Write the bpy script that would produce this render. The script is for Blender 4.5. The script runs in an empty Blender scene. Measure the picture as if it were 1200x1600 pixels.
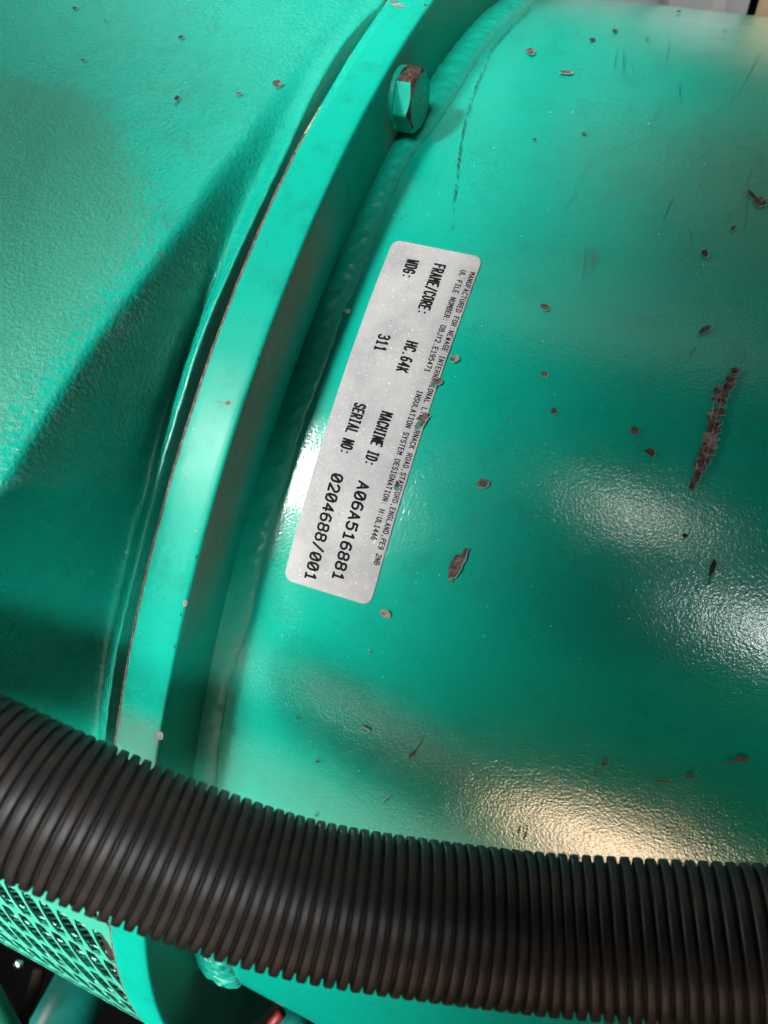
import bpy, math, random
from mathutils import Vector, Matrix, noise

random.seed(7)
S = bpy.context.scene
COL = S.collection
PI = math.pi

# ------------------------------------------------------------------ camera
F_PX = 1207.73                                    # focal length in pixels of the 1200x1600 photograph
CAM = Vector((0.17669385, 0.0, 0.77852084))
RW = Matrix(((0.91816405, 0.29828523, -0.26076942),
             (0.29127981, -0.95435413, -0.06606255),
             (-0.26857186, -0.01530061, -0.96313812)))   # world -> (right, down, forward)
cd = bpy.data.cameras.new('camera')
cam = bpy.data.objects.new('camera', cd)
COL.objects.link(cam)
rt, dn, fw = Vector(RW[0]), Vector(RW[1]), Vector(RW[2])
m = Matrix((rt, -dn, -fw)).transposed().to_4x4()
m.translation = CAM
cam.matrix_world = m
cd.sensor_fit = 'AUTO'
cd.sensor_width = 36.0
cd.lens = F_PX / 1600 * 36
cd.clip_start = 0.01
cd.clip_end = 50
cd.dof.use_dof = True
cd.dof.focus_distance = 0.345
cd.dof.aperture_fstop = 15.0
S.camera = cam

# ------------------------------------------------------------------ light
W = bpy.data.worlds.new('World')
S.world = W
W.use_nodes = True
bg = W.node_tree.nodes['Background']
bg.inputs[0].default_value = (0.80, 0.92, 1.0, 1)
bg.inputs[1].default_value = 0.015


def area(name, loc, target, sx, sy, power, col=(1, 1, 1), spread=180):
    l = bpy.data.lights.new(name, 'AREA')
    l.shape = 'RECTANGLE'
    l.size, l.size_y = sx, sy
    l.energy = power
    l.color = col
    l.spread = math.radians(spread)
    o = bpy.data.objects.new(name, l)
    COL.objects.link(o)
    o.location = loc
    d = Vector(target) - Vector(loc)
    o.rotation_euler = d.to_track_quat('-Z', 'Y').to_euler()
    return o


WHITE = (1.0, 1.0, 0.98)
area('front_left_fill', (-0.50, -0.30, 1.00), (-0.38, -0.27, 0.45), 0.40, 0.40, 4.6, WHITE, 58)  # added fill from the left, fitted for brightness; no opening is modelled
area('front_fill', (-0.10, -0.60, 0.90), (-0.07, -0.50, 0.40), 0.30, 0.30, 1.9, WHITE, 60)  # added fill for the screen side
area('overhead_fill_a', (0.0, 0.30, 0.92), (-0.02, 0.33, 0.45), 0.20, 0.20, 0.54, WHITE, 45)  # overhead pair added as fill, fitted for brightness
area('overhead_fill_b', (-0.15, 0.30, 0.92), (-0.17, 0.33, 0.45), 0.20, 0.20, 0.11, WHITE, 45)  # second of the added overhead fills
area('right_light', (0.78, 0.44, 0.80), (0.42, 0.22, 0.38), 0.30, 0.30, 0.09, WHITE, 34)
area('low_warm_light', (0.10, -1.00, 0.85), (0.12, -0.13, 0.56), 1.00, 0.30, 0.45, (1.0, 0.76, 0.56), 100)
area('hose_fill', (0.30, -0.05, 1.35), (-0.005, -0.125, 0.60), 0.10, 0.25, 0.10, WHITE, 15)  # added to put a sheen on the hose's left end
area('left_fill_a', (-0.24, -0.20, 0.86), (0.0, -0.18, 0.45), 0.20, 0.30, 0.08, WHITE, 28)  # left group: added fills, narrow beams keep the right of the barrel dark
area('left_fill_b', (-0.56, -0.08, 1.75), (0.035, -0.055, 0.45), 0.45, 0.10, 0.135, WHITE, 8)
area('left_fill_d', (-0.55, 0.16, 1.60), (0.040, 0.14, 0.45), 0.45, 0.14, 0.25, WHITE, 10)
area('left_fill_e', (-0.62, 0.05, 1.25), (-0.16, 0.08, 0.47), 0.50, 0.25, 0.14, WHITE, 15)
area('back_fill', (0.10, 0.70, 1.00), (0.15, 0.30, 0.35), 0.50, 0.30, 0.025, WHITE, 50)  # weak added fill from behind the drum
area('low_left_light', (-1.2, -0.15, 0.75), (0.0, 0.05, 0.48), 0.35, 0.60, 19.0, WHITE)
area('low_right_lamp', (1.1, -0.05, 0.95), (0.02, 0.0, 0.48), 0.08, 0.30, 0.30, WHITE)
area('face_fill', (0.95, 0.10, 0.60), (0.02, 0.06, 0.465), 0.08, 0.40, 0.030, WHITE, 24)  # added only to brighten the flange face
area('roof_spot', (0.47, -0.035, 1.44), (0.255, -0.003, 0.45), 0.07, 0.12, 0.0040, (0.96, 1.0, 1.0), 12)
area('roof_strip_light', (0.22, 0.21, 1.44), (0.180, 0.03, 0.45), 0.13, 0.035, 0.0022, (1.0, 0.98, 0.90), 14)
area('warm_side_light', (0.33, -0.84, 1.12), (0.205, -0.110, 0.435), 0.36, 0.20, 0.062, (1.0, 0.70, 0.46), 18)
area('wall_fill', (0.30, 0.60, 0.30), (0.12, 0.86, -0.40), 0.2, 0.2, 2.2, WHITE, 80)  # added to brighten the wall; not a fitting on it

S.view_settings.view_transform = 'Standard'
S.view_settings.look = 'None'
S.view_settings.exposure = -0.12
S.view_settings.gamma = 1.0
S.view_settings.use_curve_mapping = False
S.cycles.use_denoising = True
S.cycles.max_bounces = 8


# ------------------------------------------------------------------ helpers
def ray(u, v):
    q = Vector(((u - 600) / F_PX, (v - 800) / F_PX, 1.0))
    return RW.transposed() @ q


def oncyl(u, v, r):
    """where the sight line of a photo pixel meets the drum of radius r: (x, theta)"""
    d = ray(u, v)
    a = d.y ** 2 + d.z ** 2
    b = CAM.y * d.y + CAM.z * d.z
    c = CAM.y ** 2 + CAM.z ** 2 - r * r
    t = (-b - math.sqrt(max(b * b - a * c, 0.0))) / a
    p = CAM + d * t
    return p.x, math.atan2(p.y, p.z)


def onx(u, v, x):
    d = ray(u, v)
    return CAM + d * ((x - CAM.x) / d.x)


def atz(u, v, z):
    return CAM + ray(u, v) * z


def cyl(x, t, r):
    return (x, r * math.sin(t), r * math.cos(t))


def interp(xs, ys, x):
    if x <= xs[0]:
        return ys[0]
    for i in range(len(xs) - 1):
        if x <= xs[i + 1]:
            k = (x - xs[i]) / (xs[i + 1] - xs[i])
            return ys[i] + (ys[i + 1] - ys[i]) * k
    return ys[-1]


def smooth_curve(xs, ys):
    """monotone-ish cubic through the points (Catmull-Rom on non-uniform knots)"""
    n = len(xs)
    ms = []
    for i in range(n):
        a, b = max(0, i - 1), min(n - 1, i + 1)
        ms.append((ys[b] - ys[a]) / (xs[b] - xs[a]))

    def f(x):
        if x <= xs[0]:
            return ys[0] + ms[0] * (x - xs[0])
        if x >= xs[-1]:
            return ys[-1] + ms[-1] * (x - xs[-1])
        for i in range(n - 1):
            if x <= xs[i + 1]:
                h = xs[i + 1] - xs[i]
                k = (x - xs[i]) / h
                return ((2*k**3 - 3*k**2 + 1) * ys[i] + (k**3 - 2*k**2 + k) * h * ms[i]
                        + (-2*k**3 + 3*k**2) * ys[i+1] + (k**3 - k**2) * h * ms[i+1])
    return f


def sstep(a, b, x):
    k = min(1.0, max(0.0, (x - a) / (b - a)))
    return k * k * (3 - 2 * k)


def nz(x, y, z=0.0):
    return noise.noise(Vector((x, y, z)))


def mesh_obj(name, verts, faces, mats, parent=None, midx=None, smooth=True, attr=None):
    me = bpy.data.meshes.new(name)
    me.from_pydata([tuple(v) for v in verts], [], faces)
    for mm in (mats if isinstance(mats, (list, tuple)) else [mats]):
        me.materials.append(mm)
    if midx:
        me.polygons.foreach_set('material_index', midx)
    me.polygons.foreach_set('use_smooth', [smooth] * len(me.polygons))
    for k, vals in (attr or {}).items():
        a = me.attributes.new(k, 'FLOAT', 'POINT')
        a.data.foreach_set('value', vals)
    me.update()
    o = bpy.data.objects.new(name, me)
    COL.objects.link(o)
    if parent:
        o.parent = parent
        o.matrix_parent_inverse = parent.matrix_world.inverted()
    return o


def tag(o, label=None, cat=None, group=None, kind=None):
    for k, v in (('label', label), ('category', cat), ('group', group), ('kind', kind)):
        if v:
            o[k] = v
    return o


def empty(name, loc, label, cat, group=None):
    o = bpy.data.objects.new(name, None)
    COL.objects.link(o)
    o.location = loc
    o.matrix_world = Matrix.Translation(Vector(loc))
    tag(o, label, cat, group)
    return o


def grid_faces(nr, nc, closed_c=False, off=0, flip=False):
    fs = []
    for i in range(nr - 1):
        for j in range(nc if closed_c else nc - 1):
            j2 = (j + 1) % nc
            f = (off + i*nc + j, off + i*nc + j2, off + (i+1)*nc + j2, off + (i+1)*nc + j)
            fs.append(f[::-1] if flip else f)
    return fs


def box_vf(c, sx, sy, sz, rot=None, off=0):
    vs = []
    for dx in (-.5, .5):
        for dy in (-.5, .5):
            for dz in (-.5, .5):
                v = Vector((dx*sx, dy*sy, dz*sz))
                if rot:
                    v = rot @ v
                vs.append(Vector(c) + v)
    q = [(0, 1, 3, 2), (4, 6, 7, 5), (0, 4, 5, 1), (2, 3, 7, 6), (0, 2, 6, 4), (1, 5, 7, 3)]
    return vs, [tuple(off + i for i in f) for f in q]


def tube_vf(pts, r, n=16, off=0, caps=True):
    pts = [Vector(p) for p in pts]
    vs, fs = [], []
    up = Vector((0.3, 0.2, 0.9)).normalized()
    for i, p in enumerate(pts):
        t = (pts[min(i+1, len(pts)-1)] - pts[max(i-1, 0)]).normalized()
        a = t.cross(up).normalized()
        b = t.cross(a)
        rr = r[i] if isinstance(r, (list, tuple)) else r
        for k in range(n):
            w = 2*PI*k/n
            vs.append(p + a*math.cos(w)*rr + b*math.sin(w)*rr)
    fs = grid_faces(len(pts), n, True, off, True)
    if caps:
        fs.append(tuple(off + k for k in range(n)))
        e = off + (len(pts)-1)*n
        fs.append(tuple(e + k for k in range(n))[::-1])
    return vs, fs


# ------------------------------------------------------------------ materials
class NT:
    def __init__(self, name):
        self.m = bpy.data.materials.new(name)
        self.m.use_nodes = True
        self.t = self.m.node_tree
        self.b = self.t.nodes['Principled BSDF']
        self.tc = self.t.nodes.new('ShaderNodeTexCoord').outputs['Object']

    def link(self, a, b):
        self.t.links.new(a, b)

    def noise(self, scale, detail=2.0, rough=0.5, vec=None, dist=0.0):
        n = self.t.nodes.new('ShaderNodeTexNoise')
        n.inputs['Scale'].default_value = scale
        n.inputs['Detail'].default_value = detail
        n.inputs['Roughness'].default_value = rough
        n.inputs['Distortion'].default_value = dist
        self.link(vec or self.tc, n.inputs['Vector'])
        return n.outputs['Fac']

    def voronoi(self, scale, feature='F1', out='Distance', vec=None):
        n = self.t.nodes.new('ShaderNodeTexVoronoi')
        n.feature = feature
        n.inputs['Scale'].default_value = scale
        self.link(vec or self.tc, n.inputs['Vector'])
        return n.outputs[out]

    def mapping(self, scale, rot=(0, 0, 0)):
        n = self.t.nodes.new('ShaderNodeMapping')
        n.inputs['Scale'].default_value = scale
        n.inputs['Rotation'].default_value = rot
        self.link(self.tc, n.inputs['Vector'])
        return n.outputs[0]

    def ramp(self, fac, stops):
        n = self.t.nodes.new('ShaderNodeValToRGB')
        e = n.color_ramp.elements
        while len(e) < len(stops):
            e.new(0.5)
        for k, (p, c) in enumerate(stops):
            e[k].position = p
            e[k].color = c if isinstance(c, tuple) else (c, c, c, 1)
        self.link(fac, n.inputs[0])
        return n.outputs[0]

    def mix(self, fac, a, b):
        n = self.t.nodes.new('ShaderNodeMix')
        n.data_type = 'RGBA'
        for s, v in ((n.inputs[0], fac), (n.inputs[6], a), (n.inputs[7], b)):
            if isinstance(v, (int, float)):
                s.default_value = v
            elif isinstance(v, tuple):
                s.default_value = v
            else:
                self.link(v, s)
        return n.outputs[2]

    def math(self, op, a, b=0.0, clamp=False):
        n = self.t.nodes.new('ShaderNodeMath')
        n.operation = op
        n.use_clamp = clamp
        for s, v in ((n.inputs[0], a), (n.inputs[1], b)):
            if isinstance(v, (int, float)):
                s.default_value = v
            else:
                self.link(v, s)
        return n.outputs[0]

    def attr(self, name):
        n = self.t.nodes.new('ShaderNodeAttribute')
        n.attribute_name = name
        return n.outputs['Fac']

    def bump(self, h, strength, dist, prev=None):
        n = self.t.nodes.new('ShaderNodeBump')
        n.inputs['Strength'].default_value = strength
        n.inputs['Distance'].default_value = dist
        self.link(h, n.inputs['Height'])
        if prev:
            self.link(prev, n.inputs['Normal'])
        self.link(n.outputs[0], self.b.inputs['Normal'])
        return n.outputs[0]

    def set(self, **kw):
        for k, v in kw.items():
            k = {'base': 'Base Color', 'rough': 'Roughness', 'metal': 'Metallic', 'spec': 'Specular IOR Level'}[k]
            if isinstance(v, (int, float, tuple)):
                self.b.inputs[k].default_value = v
            else:
                self.link(v, self.b.inputs[k])


GREEN = (0.002, 0.365, 0.262, 1)


def paint(name, base=GREEN, rough=0.24, grain=420, gdist=0.00025, gstr=0.6, coarse=90, cdist=0.0006, cstr=0.15,
          dirt=0.25, spec=0.35, mist=False, speck=True):
    n = NT(name)
    big = n.noise(14, 3)
    c = n.mix(n.ramp(big, [(0.3, 0.0), (0.7, 1.0)]), base, tuple(v*0.90 for v in base[:3]) + (1,))
    # greasy film and specks of dirt
    film = n.noise(60, 6, 0.7)
    c = n.mix(n.math('MULTIPLY', n.ramp(film, [(0.52, 0.0), (0.75, 1.0)]), dirt), c, (0.012, 0.10, 0.072, 1))
    if speck:
        sp = n.noise(900, 2, 0.6)
        c = n.mix(n.math('MULTIPLY', n.ramp(sp, [(0.66, 0.0), (0.72, 1.0)]), 0.55), c, (0.01, 0.05, 0.04, 1))
        sw = n.noise(780, 1, 0.5)  # pale specks: sparkle of the gloss painted into the colour
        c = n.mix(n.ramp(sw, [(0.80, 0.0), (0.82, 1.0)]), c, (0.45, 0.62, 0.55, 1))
    # dust film, painted wall reflection and hose shade (vertex attribute, broken up by noise)
    du = n.math('MULTIPLY', n.attr('dust_and_light'), n.ramp(n.noise(220, 5, 0.7), [(0.25, 0.35), (0.7, 1.0)]), True)
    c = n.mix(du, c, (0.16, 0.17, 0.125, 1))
    r = n.math('ADD', n.math('MULTIPLY', n.noise(40, 4), 0.12), rough - 0.06)
    if mist:
        mk = n.math('ADD', n.attr('mist'), n.math('MULTIPLY', n.math('SUBTRACT', n.noise(420, 6, 0.75, n.mapping((1, 0.7, 1))), 0.5), 3.2))
        mk = n.ramp(mk, [(0.46, 0.0), (0.56, 1.0)])
        c = n.mix(n.math('MULTIPLY', mk, 0.8), c, (0.030, 0.25, 0.165, 1))
        r = n.math('ADD', r, n.math('MULTIPLY', mk, 0.28))
    n.set(base=c, rough=n.math('ADD', r, n.math('MULTIPLY', du, 0.35)), spec=spec)
    b = n.bump(n.noise(coarse, 2), cstr, cdist)
    n.bump(n.noise(grain, 2, 0.55), gstr, gdist, b)
    return n.m


M = {}
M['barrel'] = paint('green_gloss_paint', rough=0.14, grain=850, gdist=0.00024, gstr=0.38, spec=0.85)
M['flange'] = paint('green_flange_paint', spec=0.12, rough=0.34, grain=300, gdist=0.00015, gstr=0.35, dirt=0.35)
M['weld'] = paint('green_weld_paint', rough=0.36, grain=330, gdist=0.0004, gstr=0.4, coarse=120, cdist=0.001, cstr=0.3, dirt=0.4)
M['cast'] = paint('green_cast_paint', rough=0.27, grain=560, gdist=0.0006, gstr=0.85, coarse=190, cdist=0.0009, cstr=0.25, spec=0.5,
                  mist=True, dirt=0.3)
M['screen'] = paint('green_screen_paint', base=(0.050, 0.39, 0.265, 1), rough=0.34, grain=400, gdist=0.0001, speck=False)
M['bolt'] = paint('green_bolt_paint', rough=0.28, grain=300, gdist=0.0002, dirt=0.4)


def simple(name, col, rough=0.5, metal=0.0, spec=0.5, var=0.3, scale=60, bscale=300, bd=0.0002, bs=0.3):
    n = NT(name)
    f = n.noise(scale, 5, 0.65)
    c = n.mix(n.ramp(f, [(0.3, 0.0), (0.7, 1.0)]), tuple(v*(1-var) for v in col) + (1,), tuple(min(1, v*(1+var)) for v in col) + (1,))
    n.set(base=c, rough=rough, metal=metal, spec=spec)
    n.bump(n.noise(bscale, 3), bs, bd)
    return n.m


def rust_mat(name, dark, mid, light):
    n = NT(name)
    f = n.noise(420, 6, 0.75)
    c = n.ramp(f, [(0.32, dark + (1,)), (0.5, mid + (1,)), (0.68, light + (1,))])
    n.set(base=c, rough=0.8, spec=0.25)
    n.bump(n.noise(700, 5, 0.7), 0.9, 0.0006)
    return n.m


M['rust'] = rust_mat('rusty_bare_steel', (0.022, 0.012, 0.010), (0.10, 0.068, 0.058), (0.26, 0.205, 0.18))
M['rust_dark'] = rust_mat('dark_rust', (0.012, 0.007, 0.006), (0.045, 0.026, 0.022), (0.13, 0.085, 0.072))
M['bare'] = rust_mat('dull_bare_metal', (0.10, 0.075, 0.065), (0.22, 0.17, 0.15), (0.42, 0.36, 0.33))
M['primer'] = simple('pale_chipped_edge', (0.13, 0.38, 0.30), 0.45)
M['tan'] = rust_mat('tan_filler', (0.16, 0.085, 0.04), (0.40, 0.27, 0.15), (0.55, 0.42, 0.27))
M['scratch'] = simple('scratch_dark', (0.006, 0.115, 0.085), 0.5)
M['scratch_grey'] = simple('scratch_grey', (0.07, 0.20, 0.16), 0.5)
M['scratch_light'] = simple('scratch_light', (0.25, 0.50, 0.42), 0.4)
M['scratch_red'] = simple('scratch_red', (0.10, 0.052, 0.038), 0.6)
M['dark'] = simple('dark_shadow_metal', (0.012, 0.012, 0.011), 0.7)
M['ink'] = simple('black_print', (0.010, 0.010, 0.011), 0.8, spec=0.05, var=0.2)

# silver label stock
n = NT('silver_label_foil')
c = n.mix(n.ramp(n.noise(45, 5, 0.65), [(0.3, 0.0), (0.75, 1.0)]), (0.31, 0.31, 0.315, 1), (0.46, 0.455, 0.45, 1))
c = n.mix(n.ramp(n.noise(850, 2, 0.6), [(0.63, 0.0), (0.74, 0.55)]), c, (0.88, 0.88, 0.88, 1))
c = n.mix(n.ramp(n.noise(300, 5, 0.7), [(0.60, 0.0), (0.78, 0.45)]), c, (0.22, 0.22, 0.21, 1))
n.set(base=c, rough=0.65, metal=0.06, spec=0.2)
n.bump(n.noise(900, 3, 0.6), 0.55, 0.0003)
M['label'] = n.m

# black ribbed plastic with a bloom of brown dust
n = NT('black_ribbed_plastic')
c = n.mix(n.ramp(n.noise(90, 6, 0.7), [(0.4, 0.0), (0.8, 0.55)]), (0.020, 0.0195, 0.0195, 1), (0.080, 0.063, 0.052, 1))
n.set(base=c, rough=n.math('ADD', n.math('MULTIPLY', n.noise(130, 5, 0.7), 0.22), 0.38), spec=0.55)
n.bump(n.noise(800, 3), 0.25, 0.00015)
M['hose'] = n.m

# ------------------------------------------------------------------ the alternator
RB = 0.45          # barrel radius
RF = 0.48675       # end flange radius
WF = 0.02316       # flange thickness
ALT = empty('alternator', (0.25, 0, -0.46),
            'green painted alternator drum with a bolted end flange, silver data label and rust chips', 'alternator')

T_CUT = math.radians(-44.5)

# --- barrel: rolled shell, its lower edge cut off above the terminal opening
xs = [0.0] + [0.012 + 0.004*i for i in range(80)] + [0.34 + 0.03*i for i in range(12)]
ts = [T_CUT + (math.radians(75) - T_CUT) * i / 260 for i in range(261)] + [math.radians(75 + 5*i) for i in range(1, 29)]
bv, bsheen = [], []
for t in ts:
    edge = sstep(T_CUT + 0.02, T_CUT, t) * 0.003
    for x in xs:
        # slight flats and heat distortion beside the weld
        d = 0.00015 * nz(x*7, t*5, 1.3) + 0.00008 * nz(x*25, t*14, 4.1)
        d += -0.0006 * math.exp(-((x-0.05)/0.012)**2) * (0.5 + 0.5*nz(t*9, 2.2))
        bv.append(cyl(x, t, RB + d - edge))
        bsheen.append(0.42*sstep(6, 30, math.degrees(t))*sstep(0.07, 0.20, x)*(0.6 + 0.8*nz(x*9, t*6, 7.)))  # grey reflection of the wall, painted into the barrel's upper right
nb = len(bv)
bf = grid_faces(len(ts), len(xs), flip=True)
for t in ts:                                       # inner skin 8 mm further in
    for x in xs[::8] + [xs[-1]]:
        bv.append(cyl(x, t, RB - 0.008))
ni = len(xs[::8]) + 1
bf += grid_faces(len(ts), ni, off=nb, flip=False)
bsheen += [0.0]*(len(bv) - len(bsheen))
barrel = mesh_obj('barrel', bv, bf, M['barrel'], ALT, attr={'dust_and_light': bsheen})
# lower rim closing the shell
rv, rf = [], []
for x in xs:
    rv += [cyl(x, T_CUT, RB - 0.003), cyl(x, T_CUT - 0.001, RB - 0.008)]
rf = grid_faces(len(xs), 2)
mesh_obj('lower_rim', rv, rf, M['barrel'], barrel)

# --- end flange: turned ring
prof = [(0.0, 0.40), (0.0, RF-0.0016), (0.0005, RF-0.0006), (0.0016, RF), (0.006, RF), (0.012, RF), (0.018, RF),
        (WF-0.0014, RF), (WF-0.0009, RF-0.00015), (WF-0.0003, RF-0.0006), (WF, RF-0.0013)]
prof += [(WF, RF-0.0013-0.004*k) for k in range(1, 10)] + [(WF, 0.40)]
ntf = 720
fv, dust_and_light = [], []
for i in range(ntf):
    t = 2*PI*i/ntf - PI
    td = math.degrees(t)
    for k, (x, r) in enumerate(prof):
        jit = 0.00012*nz(t*60, x*90, r*90)
        if k in (1, 2):
            big = sstep(17.0, 20.5, td)*sstep(30.5, 27.5, td)
            bvl = 0.0007 + 0.0030*big*(0.75 + 0.9*nz(t*90, 4.4)) + 0.0003*nz(t*140, 1.2)
            x, r = (0.0, RF - bvl) if k == 1 else (bvl*0.45, RF - bvl*0.3)
        fv.append(cyl(x + (jit if x > 0.02 else 0), t, r + jit))
        dd = 0.0
        if x >= WF - 1e-6:                                   # dusty outer part of the face
            dd = sstep(0.455, 0.476, r) * sstep(-12, -5, td) * sstep(17, 10, td) * 1.0
            dd = max(dd, 0.3*sstep(-10, -22, td))
            q = math.hypot(r*math.sin(t) - 0.190, r*math.cos(t) - 0.421)
            dd = max(dd, 0.75*sstep(0.030, 0.015, q))
        elif x > 0.001:                                      # hose shade and dust painted on the rim top, low down
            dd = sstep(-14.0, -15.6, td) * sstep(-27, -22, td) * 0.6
        if k == 1:
            dd = 0.2
        dust_and_light.append(dd)
ff = grid_faces(ntf, len(prof), flip=False)
np_ = len(prof)
for j in range(np_ - 1):
    ff.append((((ntf-1)*np_+j), ((ntf-1)*np_+j+1), j+1, j))
midx = []
for f in ff:
    k = f[0] % np_
    i = f[0] // np_
    td = math.degrees(2*PI*i/ntf - PI)
    midx.append(0 if k > 2 else (2 if (17.5 < td < 29.5 and k > 0) else 1))
flange = mesh_obj('end_flange', fv, ff, [M['flange'], M['rust'], M['tan']], ALT, midx, attr={'dust_and_light': dust_and_light})

# --- weld bead between flange face and barrel
wl_px = [(790, -14), (780, 0), (740, 43), (693, 103), (655, 165), (623, 213), (597, 273), (547, 380), (519, 450), (492, 528), (459, 610),
         (430, 690), (412, 752), (395, 812), (372, 900), (347, 1007), (320, 1117), (308, 1220), (303, 1300), (302, 1400), (308, 1475), (320, 1540)]
wr_px = [(845, -10), (827, 7), (763, 73), (690, 187), (643, 247), (607, 323), (580, 393), (564, 432), (537, 489), (510, 570), (482, 640), (452, 737),
         (430, 815), (412, 882), (387, 993), (363, 1057), (347, 1150), (338, 1237), (334, 1320), (335, 1400), (343, 1465), (372, 1530)]
wl = sorted((math.atan2(p.y, p.z), math.hypot(p.y, p.z)) for p in (onx(u, v, WF) for u, v in wl_px))
wr = sorted((t, x) for x, t in (oncyl(u, v, RB) for u, v in wr_px))
WL = smooth_curve([a for a, b in wl], [b for a, b in wl])
WR = smooth_curve([a for a, b in wr], [b for a, b in wr])
wv, nw, wdust = [], 15, []
t0, t1 = math.radians(-44.0), math.radians(52)
nts = 1700
T_STEP = oncyl(398, 893, RB)[1]
for i in range(nts):
    t = t0 + (t1 - t0)*i/(nts-1)
    ra = max(RB+0.001, min(RB+0.016, WL(t))) + 0.0006*nz(t*70, 3.1)
    xb = max(WF+0.004, min(WF+0.03, WR(t))) + 0.0006*nz(t*60, 7.7) + 0.0004*nz(t*190, 1.7)
    first = sstep(T_STEP, T_STEP + 0.012, t)                 # the fat upper pass ends in a rounded toe
    blob = sstep(-0.50, -0.62, t)                            # rough ragged pass low down
    for k in range(nw):
        s = k/(nw-1)
        # straight fillet plus a convex crown
        x = WF + (xb - WF)*s
        r = ra + (RB - ra)*s
        crown = (0.0022*first + 0.0014*(1-first)*(1 + 0.8*nz(t*55, 6.6)) + 0.003*blob) * math.sin(PI*s)**0.8
        rip = 0.00010*math.sin(t*RB/0.0034*2*PI/2 + 2.2*s*s + 1.5*nz(t*30, 5.5)) * (0.4+first)
        rip += 0.00030*nz(t*70 - s*2.2, s*2.0, 2.7) + blob*(0.0022*nz(t*170, s*5, 9.1) + 0.0012*nz(t*420, s*9, 4.4)) + 0.00022*nz(t*300 - s*5, s*1.5, 6.2)
        # bead laid in diagonal strokes
        rip += 0.00022*first*math.sin((t*RB - 0.016*s)/0.013*2*PI + 5*nz(t*14, 8.8))
        rip += 0.00007*math.sin((t*RB - 0.004*math.sin(PI*s))/0.0017*2*PI + 3*nz(t*50, 2.8))*(0.5 + nz(t*22, 3.9))
        a = (crown + rip*math.sin(PI*s)**0.5)
        if k == 0:
            x, a = WF - 0.001, 0.0
        if k == nw-1:
            r -= 0.0007
        wv.append(cyl(x + a*0.55, t, r + a*0.83))
        wdust.append(0.45*sstep(-0.10, -0.22, t)*sstep(-0.55, -0.45, t)*(0.7 + 0.6*nz(t*40, s*3)) + (0.12 if k > nw-4 else 0.0))
weld = mesh_obj('weld_bead', wv, grid_faces(nts, nw, flip=True), M['weld'], ALT, attr={'dust_and_light': wdust})

# --- hexagon bolt through the flange, pointing along the shaft
A_, B_, L_ = onx(634, 104, WF), onx(625, 197, WF), onx(606, 150, WF)


def circum(a, b, c):
    ax, ay, bx, by, cx, cy = a.y, a.z, b.y, b.z, c.y, c.z
    d = 2*(ax*(by-cy)+bx*(cy-ay)+cx*(ay-by))
    ux = ((ax*ax+ay*ay)*(by-cy)+(bx*bx+by*by)*(cy-ay)+(cx*cx+cy*cy)*(ay-by))/d
    uy = ((ax*ax+ay*ay)*(cx-bx)+(bx*bx+by*by)*(ax-cx)+(cx*cx+cy*cy)*(bx-ax))/d
    return ux, uy, math.hypot(ax-ux, ay-uy)


by_, bz_, wr_ = circum(A_, B_, L_)


def lathe_x(profile, n, cy, cz):
    vs = []
    for x, r in profile:
        for k in range(n):
            a = 2*PI*k/n
            vs.append((x, cy + r*math.cos(a), cz + r*math.sin(a)))
    fs = grid_faces(len(profile), n, True, 0, False)
    return vs, fs


vs, fs = lathe_x([(WF-0.001, wr_), (WF+0.0022, wr_), (WF+0.0027, wr_-0.0005), (WF+0.0027, 0.002)], 64, by_, bz_)
HB = WF + 0.0028
AF = wr_*0.90           # half across flats
RC = AF/math.cos(PI/6)
HEADH = 0.0088
ROT = math.radians(28)
hv, hf, hm = [], [], []
nseg = 72


def hexr(a):
    a = (a - ROT) % (PI/3) - PI/6
    return AF/math.cos(a)


rings = []
rings.append([(HB, hexr(2*PI*k/nseg)*0.96) for k in range(nseg)])
rings.append([(HB, hexr(2*PI*k/nseg)) for k in range(nseg)])
rings.append([(HB + HEADH - 0.0006 - max(0, (hexr(2*PI*k/nseg) - AF*0.97))*0.60, hexr(2*PI*k/nseg)) for k in range(nseg)])
rings.append([(HB + HEADH, AF*0.95) for k in range(nseg)])
rings.append([(HB + HEADH - 0.0004, AF*0.86) for k in range(nseg)])
rings.append([(HB + HEADH - 0.0004, 0.0004) for k in range(nseg)])
for ri in rings:
    for k, (x, r) in enumerate(ri):
        a = 2*PI*k/nseg
        hv.append((x, by_ + r*math.cos(a), bz_ + r*math.sin(a)))
hf = grid_faces(len(rings), nseg, True, 0, False)
for f in hf:
    ring, k = divmod(f[0], nseg)
    mid = 0
    a = math.degrees(2*PI*(k+.5)/nseg)
    if ring == 1 and 0 < ((a - math.degrees(ROT)) % 360) < 60:
        mid = 1                                            # the flat worn to rusty steel
    if ring == 2 and (math.degrees(ROT) - 2 < a < 192):
        mid = 1
    hm.append(mid)
bolt = mesh_obj('hex_bolt', hv, hf, [M['bolt'], M['rust_dark']], ALT, hm, smooth=False)
wsh = mesh_obj('washer', vs, fs, M['bolt'], bolt, smooth=False)

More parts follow.
